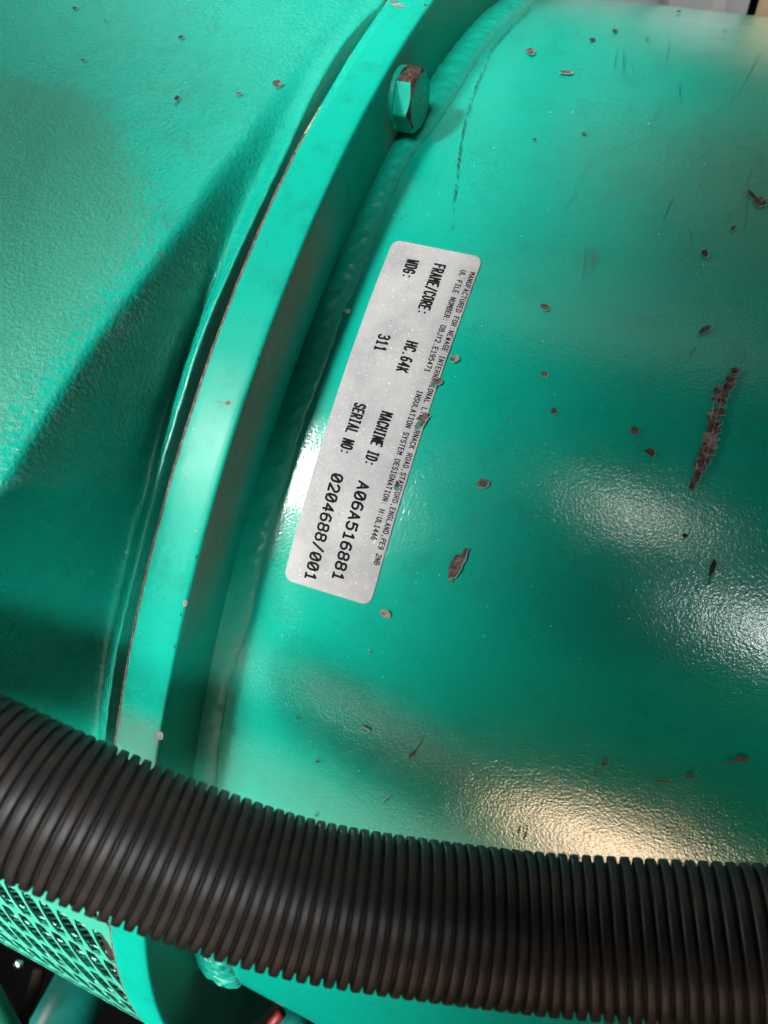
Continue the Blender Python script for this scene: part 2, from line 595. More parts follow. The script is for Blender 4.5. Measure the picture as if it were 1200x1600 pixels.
# ------------------------------------------------------------------ stroke lettering
GL = {
 'A': [[(0, 0), (2, 6), (4, 0)], [(.7, 2), (3.3, 2)]],
 'B': [[(0, 0), (0, 6), (3, 6), (3.8, 5.3), (3.8, 3.8), (3, 3.1), (0, 3.1)], [(3, 3.1), (4, 2.3), (4, .8), (3, 0), (0, 0)]],
 'C': [[(4, 4.8), (3, 6), (1, 6), (0, 4.8), (0, 1.2), (1, 0), (3, 0), (4, 1.2)]],
 'D': [[(0, 0), (0, 6), (2.6, 6), (4, 4.6), (4, 1.4), (2.6, 0), (0, 0)]],
 'E': [[(4, 0), (0, 0), (0, 6), (4, 6)], [(0, 3.1), (3.2, 3.1)]],
 'F': [[(0, 0), (0, 6), (4, 6)], [(0, 3.1), (3.2, 3.1)]],
 'G': [[(4, 4.8), (3, 6), (1, 6), (0, 4.8), (0, 1.2), (1, 0), (3, 0), (4, 1), (4, 2.8), (2.3, 2.8)]],
 'H': [[(0, 0), (0, 6)], [(4, 0), (4, 6)], [(0, 3.1), (4, 3.1)]],
 'I': [[(.8, 0), (3.2, 0)], [(.8, 6), (3.2, 6)], [(2, 0), (2, 6)]],
 'J': [[(4, 6), (4, 1.2), (3, 0), (1, 0), (0, 1.2)]],
 'K': [[(0, 0), (0, 6)], [(4, 6), (0, 2.6)], [(1.2, 3.6), (4, 0)]],
 'L': [[(0, 6), (0, 0), (4, 0)]],
 'M': [[(0, 0), (0, 6), (2, 3), (4, 6), (4, 0)]],
 'N': [[(0, 0), (0, 6), (4, 0), (4, 6)]],
 'O': [[(1, 0), (0, 1.2), (0, 4.8), (1, 6), (3, 6), (4, 4.8), (4, 1.2), (3, 0), (1, 0)]],
 'P': [[(0, 0), (0, 6), (3, 6), (4, 5.2), (4, 3.6), (3, 2.8), (0, 2.8)]],
 'R': [[(0, 0), (0, 6), (3, 6), (4, 5.2), (4, 3.8), (3, 3), (0, 3)], [(2, 3), (4, 0)]],
 'S': [[(4, 5), (3, 6), (1, 6), (0, 5), (0, 3.9), (1, 3.2), (3, 2.8), (4, 2.1), (4, 1), (3, 0), (1, 0), (0, 1)]],
 'T': [[(0, 6), (4, 6)], [(2, 6), (2, 0)]],
 'U': [[(0, 6), (0, 1.2), (1, 0), (3, 0), (4, 1.2), (4, 6)]],
 'W': [[(0, 6), (.7, 0), (2, 4), (3.3, 0), (4, 6)]],
 'Y': [[(0, 6), (2, 3), (4, 6)], [(2, 3), (2, 0)]],
 '0': [[(1, 0), (0, 1.3), (0, 4.7), (1, 6), (3, 6), (4, 4.7), (4, 1.3), (3, 0), (1, 0)], [(.6, 1), (3.4, 5)]],
 '1': [[(.8, 4.8), (2.2, 6), (2.2, 0)], [(.8, 0), (3.6, 0)]],
 '2': [[(0, 4.8), (1, 6), (3, 6), (4, 4.8), (4, 3.8), (0, 0), (4, 0)]],
 '3': [[(0, 5.2), (1, 6), (3, 6), (4, 5.1), (4, 3.9), (3, 3.2), (1.4, 3.2)], [(3, 3.2), (4, 2.4), (4, 1), (3, 0), (1, 0), (0, .9)]],
 '4': [[(3, 0), (3, 6), (0, 1.8), (4, 1.8)]],
 '5': [[(4, 6), (.4, 6), (.2, 3.4), (1.2, 3.9), (3, 3.9), (4, 2.9), (4, 1.1), (3, 0), (1, 0), (0, .9)]],
 '6': [[(3.6, 5.6), (3, 6), (1.4, 6), (0, 4.2), (0, 1.2), (1, 0), (3, 0), (4, 1.1), (4, 2.4), (3, 3.4), (1, 3.4), (0, 2.3)]],
 '7': [[(0, 6), (4, 6), (1.6, 0)]],
 '8': [[(1, 3.2), (.2, 4), (.2, 5.2), (1, 6), (3, 6), (3.8, 5.2), (3.8, 4), (3, 3.2), (1, 3.2), (0, 2.3), (0, .9), (1, 0), (3, 0), (4, .9), (4, 2.3), (3, 3.2)]],
 '9': [[(.4, .4), (1, 0), (2.6, 0), (4, 1.8), (4, 4.8), (3, 6), (1, 6), (0, 4.9), (0, 3.6), (1, 2.6), (3, 2.6), (4, 3.7)]],
 ':': [[(1.7, 1), (2.3, 1)], [(1.7, 4.2), (2.3, 4.2)]],
 '.': [[(1.7, .2), (2.3, .2)]],
 ',': [[(2.2, .4), (1.6, -1)]],
 '/': [[(.2, -.4), (3.8, 6.4)]],
}


def write(text, p0, p1, cap_px, r, wt, fill=0.74, vs=None, fs=None, drop=()):
    """stroke-letter `text` on the drum from photo point p0 to p1 (mid-height of the line), capitals cap_px tall"""
    x0, a0 = oncyl(p0[0], p0[1], r)
    x1, a1 = oncyl(p1[0], p1[1], r)
    # capital height in metres at the line's middle
    um, vm = (p0[0]+p1[0])/2, (p0[1]+p1[1])/2
    h = abs(oncyl(um + cap_px/2, vm + cap_px*.13, r)[0] - oncyl(um - cap_px/2, vm - cap_px*.13, r)[0])
    n_ = len(text)
    P0, P1 = Vector((x0, a0*r)), Vector((x1, a1*r))
    D = (P1 - P0)
    pitch = D.length/(n_ - 1 + fill)
    D.normalize()
    U = Vector((-D.y, D.x))
    if U.x < 0:
        U = -U
    gw = pitch*fill
    lift = 0
    for i, ch in enumerate(text):
        if ch == ' ' or i in drop:
            continue
        jx = random.uniform(-.02, .02)*h
        for pl in GL[ch]:
            pts = [P0 + D*(i*pitch + gx/4*gw) + U*((gy/6 - .5)*h + jx) for gx, gy in pl]
            for a, b in zip(pts[:-1], pts[1:]):
                dd = (b - a)
                if dd.length < 1e-9:
                    continue
                dd.normalize()
                nn = Vector((-dd.y, dd.x))*wt/2
                e = dd*wt*0.42
                q = [a - e - nn*.6, a - e + nn*.6, a + nn, b + nn, b + e + nn*.6, b + e - nn*.6, b - nn, a - nn]
                o_ = len(vs)
                lift = (lift + 1) % 12
                for v in q:
                    vs.append(cyl(v.x, v.y/r, r + lift*3e-6))
                fs.append(tuple(range(o_, o_+8)))


# --- data label stuck on the barrel
RL = RB + 0.0006
lc = [oncyl(u, v, RL) for u, v in ((615, 374), (755, 402), (578, 947), (443, 905))]      # TL, TR, BR, BL


def lab(u, v):
    a = Vector(lc[0])*(1-u)*(1-v) + Vector(lc[1])*u*(1-v) + Vector(lc[2])*u*v + Vector(lc[3])*(1-u)*v
    return a


LW, LH = 0.0435, 0.168
cr = 0.0042
outline = []
for cx, cy, a0 in ((cr, cr, 180), (LW-cr, cr, 270), (LW-cr, LH-cr, 0), (cr, LH-cr, 90)):
    for k in range(9):
        a = math.radians(a0 + k*90/8)
        outline.append((cx + cr*math.cos(a), cy + cr*math.sin(a)))
# rows of the rounded rectangle, so that the sheet can bend with the drum
rows = sorted(set([round(cr - cr*math.cos(PI/2*k/8), 6) for k in range(9)] + [round(LH-cr+cr*math.sin(PI/2*k/8), 6) for k in range(9)]
                  + [cr + (LH-2*cr)*k/60 for k in range(61)]))
rows = [y for i, y in enumerate(rows) if i == 0 or y - rows[i-1] > 2e-5]
lv, nl = [], 13
for y in rows:
    ins = 0.0
    if y < cr:
        ins = cr - math.sqrt(max(0, cr*cr - (cr-y)**2))
    if y > LH-cr:
        ins = cr - math.sqrt(max(0, cr*cr - (y-LH+cr)**2))
    for k in range(nl):
        x = ins + (LW-2*ins)*k/(nl-1)
        p = lab(x/LW, y/LH)
        lv.append(cyl(p.x, p.y, RL))
lf = grid_faces(len(rows), nl, flip=False)
ring = [k for k in range(nl)] + [i*nl + nl-1 for i in range(1, len(rows))] + [(len(rows)-1)*nl + k for k in range(nl-2, -1, -1)] + [i*nl for i in range(len(rows)-2, 0, -1)]
o_ = len(lv)
for i in ring:
    x, y, z = lv[i]
    k = (RB-0.0006)/math.hypot(y, z)
    lv.append((x, y, z))
    lv.append((x, y*k, z*k))
for i in range(len(ring)):
    j = (i+1) % len(ring)
    lf.append((o_+2*i, o_+2*j, o_+2*j+1, o_+2*i+1))
plate = mesh_obj('data_label', lv, lf, M['label'], ALT)

RT = RL + 0.00012
tv, tf = [], []
write('MANUFACTURED FOR:NEWAGE INTERNATIONAL LTD,BARNACK ROAD,STAMFORD,ENGLAND,PE9 2NB', (739, 426), (588, 882), 7.6, RT, 0.00046, .60, tv, tf)
write('UL FILE NUMBER: OBJY2.E195471', (724.5, 423), (667.5, 580.5), 7.8, RT, 0.00048, .62, tv, tf)
write('INSULATION SYSTEM DESIGNATION: H:UL1446', (656.5, 611), (583.5, 843), 7.8, RT, 0.00048, .62, tv, tf)
write('FRAME/CORE:', (687.5, 414), (660, 490), 16.0, RT, 0.00096, .58, tv, tf)
write('HC.64K', (644.5, 535), (628, 580), 16.0, RT, 0.00096, .58, tv, tf)
write('MACHINE ID:', (605, 645), (577, 726), 16.0, RT, 0.00096, .58, tv, tf)
write('A06A516881', (569, 754), (527, 905), 15.5, RT, 0.00108, .66, tv, tf)
write('WDG:', (645.5, 407), (635.5, 433.5), 16.0, RT, 0.00096, .58, tv, tf)
write('311', (601, 524), (594, 547), 16.0, RT, 0.00096, .58, tv, tf)
write('SERIAL NO:', (563.5, 632), (538, 708), 16.0, RT, 0.00096, .58, tv, tf)
write('0204688/001', (528, 742), (484, 905), 15.5, RT, 0.00108, .66, tv, tf)
mesh_obj('lettering', tv, tf, M['ink'], plate, smooth=False)

# worn maker's marks raised on the bolt head
qv, qf = [], []
xm = HB + HEADH - 0.0004 + 0.00015
for ch, cy_, cz_ in (('C', 0.0030, 0.0052), ('D', -0.0012, 0.0056), ('8', 0.0034, -0.0050), ('8', -0.0014, -0.0054)):
    for pl in GL[ch]:
        pts = [Vector((by_ + cy_ - (gx/4 - .5)*0.0026, bz_ + cz_ + (gy/6 - .5)*0.0036)) for gx, gy in pl]
        for a, b in zip(pts[:-1], pts[1:]):
            d = (b - a).normalized()
            nn = Vector((-d.y, d.x))*0.00022
            o_ = len(qv)
            for q in (a - nn, b - nn, b + nn, a + nn):
                qv.append((xm + (o_ % 7)*4e-6, q.x, q.y))
            qf.append((o_, o_+1, o_+2, o_+3))
mesh_obj('head_marks', qv, qf, M['scratch_light'], bolt, smooth=False)

# ------------------------------------------------------------------ chips, scratches and smudges in the paint
MATS = ['rust', 'rust_dark', 'bare', 'primer', 'scratch', 'scratch_grey', 'scratch_light', 'scratch_red']


class Marks:
    def __init__(self, r):
        self.r, self.v, self.f, self.m, self.k = r, [], [], [], 0

    def poly(self, pts, mat, lift):
        self.k += 1
        rr = self.r + lift + (self.k % 9)*4e-6
        o = len(self.v)
        cx = sum(p[0] for p in pts)/len(pts)
        cy = sum(p[1] for p in pts)/len(pts)
        for x, t in pts:
            self.v.append(cyl(x, t, rr))
        self.v.append(cyl(cx, cy, rr))
        for i in range(len(pts)):
            self.f.append((o+i, o+(i+1) % len(pts), o+len(pts)))
            self.m.append(MATS.index(mat))

    def chip(self, u, v, ln, wd, ang=0, mat='rust', rim=1.2, rough=.35, n=26, lift=0.0011):
        seed = random.uniform(0, 99)
        ca, sa = math.cos(math.radians(ang)), math.sin(math.radians(ang))

        def shape(grow, px=False):
            out = []
            for i in range(n):
                a = 2*PI*i/n
                k = 1 + rough*nz(math.cos(a)*1.6+seed, math.sin(a)*1.6, seed) + rough*.6*nz(math.cos(a)*4+seed, math.sin(a)*4, 3.)
                du, dv = (ln/2*k+grow)*math.cos(a), (wd/2*k+grow)*math.sin(a)
                q = (u + du*ca - dv*sa + (0.9 if px else 0), v + du*sa + dv*ca + (0.8 if px else 0))
                out.append(q if px else oncyl(q[0], q[1], self.r))
            return out
        if rim:
            self.poly([oncyl(uu, vv, self.r) for uu, vv in shape(rim*0.35, True)], 'primer', lift)
        self.poly(shape(0), mat, lift+0.00006)

    def line(self, pts, wpx=1.0, mat='scratch', lift=0.0010, taper=True):
        q = [oncyl(u, v, self.r) for u, v in pts]
        w = wpx*0.00020/2
        self.k += 1
        rr = self.r + lift + (self.k % 15)*4e-6
        o = len(self.v)
        n_ = len(q)
        for i, (x, t) in enumerate(q):
            a, b = q[max(0, i-1)], q[min(n_-1, i+1)]
            d = Vector((b[0]-a[0], (b[1]-a[1])*self.r))
            if d.length < 1e-9:
                d = Vector((1, 0))
            d.normalize()
            ww = w*(1 if not taper else max(.15, math.sin(PI*(i+.35)/(n_-1+.7))))
            self.v.append(cyl(x - d.y*ww, t + d.x*ww/self.r, rr))
            self.v.append(cyl(x + d.y*ww, t - d.x*ww/self.r, rr))
        for i in range(n_-1):
            self.f.append((o+2*i, o+2*i+1, o+2*i+3, o+2*i+2))
            self.m.append(MATS.index(mat))

    def stroke(self, u0, v0, u1, v1, w=1.0, mat='scratch', wob=1.5, n=7):
        s = random.uniform(0, 50)
        pts = []
        for i in range(n):
            k = i/(n-1)
            pts.append((u0+(u1-u0)*k + wob*nz(k*3+s, 1.), v0+(v1-v0)*k + wob*nz(k*3+s, 5.)))
        self.line(pts, w, mat)

    def build(self, part):
        """the marks become faces of the part they lie on"""
        me = part.data
        base = len(me.materials)
        ov = [tuple(v.co) for v in me.vertices]
        of = [tuple(p.vertices) for p in me.polygons]
        om = [p.material_index for p in me.polygons]
        at = {a.name: [d.value for d in a.data] for a in me.attributes if a.name in ('dust_and_light', 'mist')}
        n0 = len(ov)
        mats = list(me.materials) + [M[k] for k in MATS]
        me.clear_geometry()
        me.from_pydata(ov + [tuple(v) for v in self.v], [], of + [tuple(n0 + i for i in f) for f in self.f])
        me.materials.clear()
        for q in mats:
            me.materials.append(q)
        me.polygons.foreach_set('material_index', om + [base + k for k in self.m])
        me.polygons.foreach_set('use_smooth', [True]*len(me.polygons))
        for k, vals in at.items():
            if k in me.attributes:
                me.attributes.remove(me.attributes[k])
            a = me.attributes.new(k, 'FLOAT', 'POINT')
            a.data.foreach_set('value', vals + [0.0]*len(self.v))
        me.update()


mk = Marks(RB)
C_ = mk.chip
C_(885, 116, 20, 5, -2, 'rust', .8)
C_(925, 65, 9, 4, 0, 'rust_dark', 0)
C_(960, 51, 9, 4, 0, 'rust_dark', 0)
C_(828, 83, 13, 9, 10, 'rust', .8)
C_(911, 212, 6, 4, 0, 'rust', 0)
C_(835, 221, 4, 4, 0, 'rust_dark', 0)
C_(1060, 21, 7, 2, 0, 'rust_dark', 0)
C_(1132, 52, 7, 2, 0, 'rust_dark', 0)
C_(1174, 307, 20, 6, 45, 'rust_dark', .6)
C_(1187, 318, 17, 15, 20, 'rust', .8, .5)
C_(1145, 359, 10, 6, -50, 'rust', .6)
C_(1101, 399, 11, 10, 0, 'rust_dark', 1)
C_(851, 481, 12, 9, 15, 'rust', 1)
C_(1101, 517, 22, 8, -35, 'rust', .8, .5)
C_(851, 586, 11, 8, 0, 'rust', 1)
C_(865, 643, 8, 10, 0, 'rust_dark', 1)
C_(991, 674, 13, 12, 0, 'rust', .8)
C_(1016, 708, 16, 11, 30, 'rust_dark', 1, .5)
C_(755, 755, 19, 13, -10, 'rust', 1.6)
C_(712, 884, 17, 42, 22, 'rust', 1.4, .35)
C_(723, 872, 9, 36, 24, 'rust', 1.2, .4)
C_(709, 900, 3.5, 22, 22, 'bare', 0)
C_(603, 958, 19, 11, 28, 'bare', 1, .4)
C_(1113, 886, 8, 26, 20, 'rust_dark', .8, .4)
C_(1109, 905, 2, 26, 16, 'scratch', 0)
C_(1070, 837, 8, 6, 0, 'rust_dark', .5)
C_(710, 561, 16, 10, -15, 'bare', 1, .4)
C_(707, 563, 8, 6, 10, 'rust', 0)
C_(684, 597, 17, 10, -10, 'rust', .8, .5)
C_(678, 602, 8, 9, 0, 'scratch', .8, .5)
C_(663, 655, 20, 16, -60, 'rust', 1.0, .6)
C_(655, 666, 14, 12, 20, 'scratch', 1.0, .6)
C_(661, 660, 8, 6, 20, 'bare', 0, .6)
C_(621, 758, 8, 14, 15, 'rust_dark', .8, .5)
C_(619, 763, 9, 6, 50, 'scratch', 0, .5)
C_(573, 1138, 14, 6, 30, 'scratch_light', .8)
C_(572, 1139, 8, 3, 30, 'scratch_grey', 0)
C_(543, 487, 9, 7, 0, 'scratch_light', .5, .6)
C_(579, 1017, 4, 4, 0, 'scratch_red', 0)
C_(1159, 1185, 22, 9, -5, 'scratch_red', 0, .7)
C_(1140, 1190, 12, 4, 0, 'scratch_red', 0, .8)
C_(1077, 1211, 18, 5, 0, 'scratch_red', 0, .7)
C_(1035, 1219, 34, 3, 2, 'scratch_red', 0, .8)
C_(945, 1190, 14, 6, -40, 'scratch_red', 0, .9)
C_(930, 1205, 8, 4, 0, 'scratch_red', 0, .9)
for k in range(9):
    C_(822 + random.gauss(0, 9), 1296 + random.gauss(0, 6), random.uniform(2, 5), random.uniform(1.5, 3.5), random.uniform(0, 180), 'scratch_red', 0, .6)
mk.line([(663, 1148), (659, 1160), (650, 1172), (639, 1186)], 2.4, 'scratch_red')
C_(646, 1178, 12, 4, -35, 'scratch_red', 0, .7)
mk.line([(597, 1254), (601, 1248), (606, 1243), (611, 1240)], 2.0, 'scratch_light')
mk.line([(599, 1256), (604, 1251), (608, 1247), (611, 1241)], 1.6, 'scratch')
C_(497, 1188, 6, 5, 0, 'scratch_red', 0)
C_(495, 1272, 4, 4, 0, 'scratch', 0)
C_(467, 1121, 7, 3, 20, 'scratch', 0)
# the long streak of lifted paint
st = [(1147, 582, 13), (1142, 592, 15), (1137, 604, 14), (1132, 616, 12), (1120, 612, 10), (1118, 624, 12), (1127, 630, 14), (1113, 645, 14), (1123, 645, 14),
      (1116, 660, 22), (1113, 672, 22), (1109, 684, 23), (1106, 695, 23), (1102, 706, 22), (1098, 718, 21), (1094, 728, 19), (1090, 739, 14), (1086, 750, 11), (1082, 759, 11)]
for u, v, w in st:
    C_(u, v, w*1.05, 15, 15, random.choice(['rust', 'rust', 'bare']), 1.0, .45, 20)
for u, v, w in st:
    for k in range(2):
        C_(u + random.uniform(-.4, .4)*w, v + random.uniform(-5, 5), random.uniform(3, 6), random.uniform(3, 7), random.uniform(0, 90),
           random.choice(['rust_dark', 'rust_dark', 'bare', 'rust']), 0, .5, 12, 0.0013)
mk.line([(1127, 622), (1119, 652), (1110, 690), (1101, 722), (1092, 748)], 3.2, 'bare', 0.0014)
mk.line([(1115, 625), (1112, 645), (1110, 660)], 2.0, 'primer', 0.0014)
# crack running down from the weld
ck = [(830, 14), (806, 36), (786, 58), (766, 82), (757, 108), (745, 134), (735, 162), (727, 190), (721, 220), (716, 255), (713, 290), (709, 318), (708, 345), (705, 372)]
for (a, b), (c, d) in zip(ck[:-1], ck[1:]):
    for j in range(4):
        if random.random() < (0.85 if b < 300 else .4):
            k0, k1 = j/4 + random.uniform(0, .05), j/4 + random.uniform(.15, .3)
            mk.stroke(a+(c-a)*k0, b+(d-b)*k0, a+(c-a)*k1, b+(d-b)*k1, random.uniform(2.4, 5.0) if b < 300 else 1.8, 'rust_dark' if random.random() < .35 else 'scratch', 1.2, 4)
# listed scratches
for a in [(1043, 48, 1044, 56), (1010, 55, 1010, 70), (1014, 54, 1015, 72), (1047, 62, 1039, 108), (975, 70, 972, 120), (980, 85, 972, 125), (985, 95, 990, 122),
          (965, 75, 958, 115), (1190, 80, 1150, 155), (1150, 155, 1095, 191), (1055, 304, 1033, 352), (1050, 308, 1038, 340), (1079, 260, 1118, 228), (1115, 270, 1150, 263),
          (1150, 263, 1188, 245), (1130, 230, 1180, 236), (1180, 236, 1186, 250), (1188, 250, 1188, 272), (1171, 265, 1162, 365), (1200, 285, 1172, 298), (1097, 280, 1090, 300),
          (1074, 358, 1082, 380), (1100, 335, 1105, 352), (1135, 330, 1141, 346), (989, 185, 983, 160), (1033, 172, 1038, 170), (1007, 60, 1012, 70), (870, 30, 845, 50),
          (905, 45, 895, 62), (815, 625, 770, 690), (1015, 600, 975, 670), (1010, 660, 985, 740), (920, 875, 885, 905), (905, 870, 890, 888), (752, 770, 754, 790),
          (1000, 665, 990, 690), (865, 740, 860, 765), (1075, 560, 1090, 540), (1195, 690, 1190, 705), (905, 300, 880, 330), (930, 250, 900, 285), (1060, 130, 1063, 160), (880, 230, 868, 245)]:
    mk.stroke(*a, random.uniform(.7, 1.5), 'scratch')
for k in range(120):                                                # fine hairlines, thick in the upper right
    u, v = random.uniform(880, 1200), random.triangular(60, 460, 230)
    a = math.radians(random.choice([random.gauss(105, 14), random.gauss(140, 18)]))
    l = random.uniform(8, 40)
    mk.stroke(u, v, u + l*math.cos(a), v + l*math.sin(a), random.uniform(.25, .6), random.choice(['scratch', 'scratch', 'scratch_grey']), 2)
for k in range(60):
    u, v = random.uniform(640, 1200), random.uniform(380, 1250)
    a = math.radians(random.gauss(118, 20))
    l = random.uniform(8, 50)
    mk.stroke(u, v, u + l*math.cos(a), v + l*math.sin(a), random.uniform(.25, .5), random.choice(['scratch', 'scratch_grey']), 2)
for k in range(12):                                                 # scuffed bar
    u = random.uniform(909, 938)
    mk.stroke(u, random.uniform(380, 395), u + random.uniform(-6, 0), random.uniform(420, 445), random.uniform(.5, 1.1), 'scratch_grey', 1)
for k in range(70):                                                 # loose specks
    C_(random.uniform(430, 1200), random.uniform(60, 1250), random.uniform(1.2, 3), random.uniform(1.2, 2.4), random.uniform(0, 180),
       random.choice(['scratch', 'rust_dark', 'scratch_light']), 0, .4, 9)
mk.build(barrel)

fm = Marks(RF)
fm.chip(357, 630, 8, 7, 0, 'scratch_red', .4, lift=.0003)
fm.line([(334, 625), (340, 628), (355, 630)], 1.6, 'scratch', .0003)
for k in range(10):
    u, v = random.gauss(345, 5), random.gauss(630, 14)
    fm.stroke(u, v, u + random.uniform(3, 9), v + random.uniform(-4, 4), .6, 'scratch')
for k in range(26):
    v = random.uniform(20, 1100)
    u = interp([0, 200, 400, 530, 640, 900, 1170], [640, 520, 420, 365, 320, 260, 205], v) + random.uniform(-20, 20)
    a = random.uniform(0, PI)
    l = random.uniform(2, 9)
    fm.stroke(u, v, u+l*math.cos(a), v+l*math.sin(a), random.uniform(.5, 1.2), 'scratch', 1)
fm.chip(289, 942, 5, 11, 12, 'bare', .4, lift=.0002)
fm.chip(249, 1148, 10, 13, 0, 'bare', .4, lift=.0002)
fm.chip(620, 8, 22, 5, 8, 'bare', .4, .6, lift=.0002)
fm.chip(614, 2, 12, 4, 8, 'scratch_grey', 0, .6, lift=.0002)
fm.chip(664, 8, 5, 4, 0, 'scratch_red', 0, lift=.0002)
for v in (545, 560, 600, 870, 960, 1010):
    u = interp([530, 640, 740, 940, 1147], [415, 380, 345, 288, 247], v)
    fm.chip(u - 1, v, 2, random.uniform(4, 8), 15, 'rust_dark', 0, lift=.0002)
fm.build(flange)

# ------------------------------------------------------------------ cast end housing on the drive side
gl = [oncyl(u, v, RF) for u, v in ((600, 0), (567, 30), (540, 60), (507, 110), (480, 160), (442, 242), (370, 400), (320, 517), (280, 640), (247, 750), (210, 900),
                                   (183, 1017), (163, 1163))]
gl = sorted((t, -x) for x, t in gl)
G = smooth_curve([a for a, b in gl], [b for a, b in gl])


def gap(t):
    if t > gl[-1][0]:
        return max(0.0005, gl[-1][1])
    if t < gl[0][0]:
        return gl[0][1]
    return max(0.0004, G(t) - 0.0001 - 0.0010*sstep(math.radians(8), math.radians(16), t))


HC_T = [math.radians(a) for a in (-30, -17, -6, 3, 10, 16, 22)]
HC_H = [0.020, 0.020, 0.017, 0.011, 0.0055, 0.0018, 0.0]
FL_H = [0.014, 0.014, 0.013, 0.011, 0.008, 0.005, 0.001]


def pad(t):
    """height of the flat cast face above the rim cylinder: a plane touching it at 23 degrees"""
    p = math.radians(23.5) - t
    return 0.0 if p <= 0 else min(0.105, RF*(1/math.cos(min(p, 0.70)) - 1))


cr_px = [(430, 150), (380, 220), (340, 270), (300, 330), (250, 400), (200, 470), (150, 535), (100, 610), (50, 690), (0, 770)]
crs = []
for u, v in cr_px:
    x, t = oncyl(u, v, RF)
    for k in range(12):
        x, t = oncyl(u, v, RF + pad(t))
    crs.append((t, -x))
crs.sort()
crs = [(crs[0][0]-0.25, crs[0][1] + 0.062)] + crs + [(crs[-1][0]+0.1, crs[-1][1]-0.004)]
CX = smooth_curve([a for a, b in crs], [b for a, b in crs])


def cast_h(d, t):
    g = gap(t)
    hc = pad(t)
    fl = interp(HC_T, FL_H, t)
    dc = max(0.016, CX(max(-0.55, min(0.40, t))) - g)
    df = min(0.013, dc*0.5)
    # lip, dip, rise to the crest, raised plateau
    if d < df:
        h = -fl*(d/df)**1.7
    else:
        k = (d - df)/(dc - df)
        kk = k if k < 1 else 1.0
        s = 0.75*kk + 0.25*(kk*kk*(3-2*kk))
        h = -fl + (hc + fl)*s
        if k > 1:
            h += 0.0*(d-dc)
    return h


TC0 = math.radians(-24)
ct = [TC0 + (math.radians(44) - TC0)*i/440 for i in range(441)] + [math.radians(44 + 4*i) for i in range(1, 30)]
cdv = [0.0, 0.0006, 0.0014, 0.0022, 0.0032] + [0.0042 + 0.0015*i for i in range(150)] + [0.235 + 0.02*i for i in range(7)]
OFFS = [(-0.0036, 1), (-0.0024, 2), (-0.0012, 3), (0, 4), (0.0012, 3), (0.0024, 2), (0.0036, 1)]     # soften the creases of a sand casting


def cast_s(d, t):
    return sum(w*cast_h(max(0.0, d+o), t) for o, w in OFFS)/16.0 if d > 0.0065 else sum(w*cast_h(max(0.0, d + o*d/0.0065), t) for o, w in OFFS)/16.0


raw = [[cast_s(d, t) for d in cdv] for t in ct]
pb = [oncyl(u, v, RF+0.012) for u, v in ((-60, 80), (0, 92), (75, 88), (120, 125), (165, 170), (205, 250), (235, 325), (240, 400), (205, 460))]
bx = sorted((t, x) for x, t in pb[2:])
tt_top = pb[1][1]
cv, cm, cdust = [], [], []
for i, t in enumerate(ct):
    g = gap(t)
    cv.append(cyl(-g, t, RF - 0.05))
    cm.append(0.0)
    for j, d in enumerate(cdv):
        x = -g - d
        h = raw[i][j]
        if j == 0:
            h -= 0.0006
        elif j == 1:
            h -= 0.00012
        elif j == 2:
            h -= 0.00005
        w = sstep(0.004, 0.02, d)
        h += w*(0.0006*nz(x*22, t*10, .3) + 0.0003*nz(x*60, t*28, 2.3)) + 0.00012*nz(x*210, t*95, 5.) 
        if j < 3:
            x += 0.0003*nz(t*80, 1.1)
        cv.append(cyl(x, t, RF + h))
        # dull overspray patch, ragged border
        bxx = interp([a for a, b in bx], [b for a, b in bx], t)
        e = (bxx - x)/0.040 + 0.5
        e = min(e, (tt_top - t)/0.035 + 0.5)
        dcr = -CX(max(-0.55, min(0.40, t)))
        e = min(e, (dcr - 0.000 - x)/0.016 + 0.5)
        cm.append(max(0.0, min(1.0, e)))
ncd = len(cdv) + 1
cf = grid_faces(len(ct), ncd, flip=False)
o_ = len(cv)                                          # walls closing the lower end
for j in range(ncd):
    x, y, z = cv[j]
    cv.append(cyl(x, TC0, RF - 0.05))
    cm.append(0.0)
for j in range(ncd-1):
    cf.append((j, j+1, o_+j+1, o_+j))
housing = mesh_obj('end_housing', cv, cf, M['cast'], ALT, attr={'mist': cm})
hm_ = Marks(RF)
for u, v, a, b, an, mt in ((283, 61, 8, 5, -15, 'rust_dark'), (435, 135, 13, 11, 20, 'scratch_red'), (281, 163, 7, 8, -20, 'rust_dark'), (375, 152, 9, 4, 0, 'scratch_red'),
                           (132, 98, 7, 3, 5, 'rust_dark'), (118, 15, 7, 3, -20, 'rust_dark'), (165, 33, 4, 2, 0, 'scratch'), (150, 350, 3, 3, 0, 'scratch')):
    hm_.chip(u, v, a, b, an, mt, .5, .6, 20, .0006)
hm_.line([(280, 167), (279, 172), (278, 176)], 1.4, 'scratch', .0008)


def snap(mks):                                        # lay the marks on the modelled casting surface
    out = []
    for x, y, z in mks.v:
        t = math.atan2(y, z)
        d = max(0.0, -x - gap(t))
        i = min(range(len(ct)), key=lambda q: abs(ct[q]-t))
        j = min(range(len(cdv)), key=lambda q: abs(cdv[q]-d))
        dx = nz(x*22, t*10, .3)*0.0006 + 0.0003*nz(x*60, t*28, 2.3)
        r = math.hypot(y, z) + raw[i][j] + dx
        out.append(cyl(x, t, r))
    mks.v = out


snap(hm_)
hm_.build(housing)

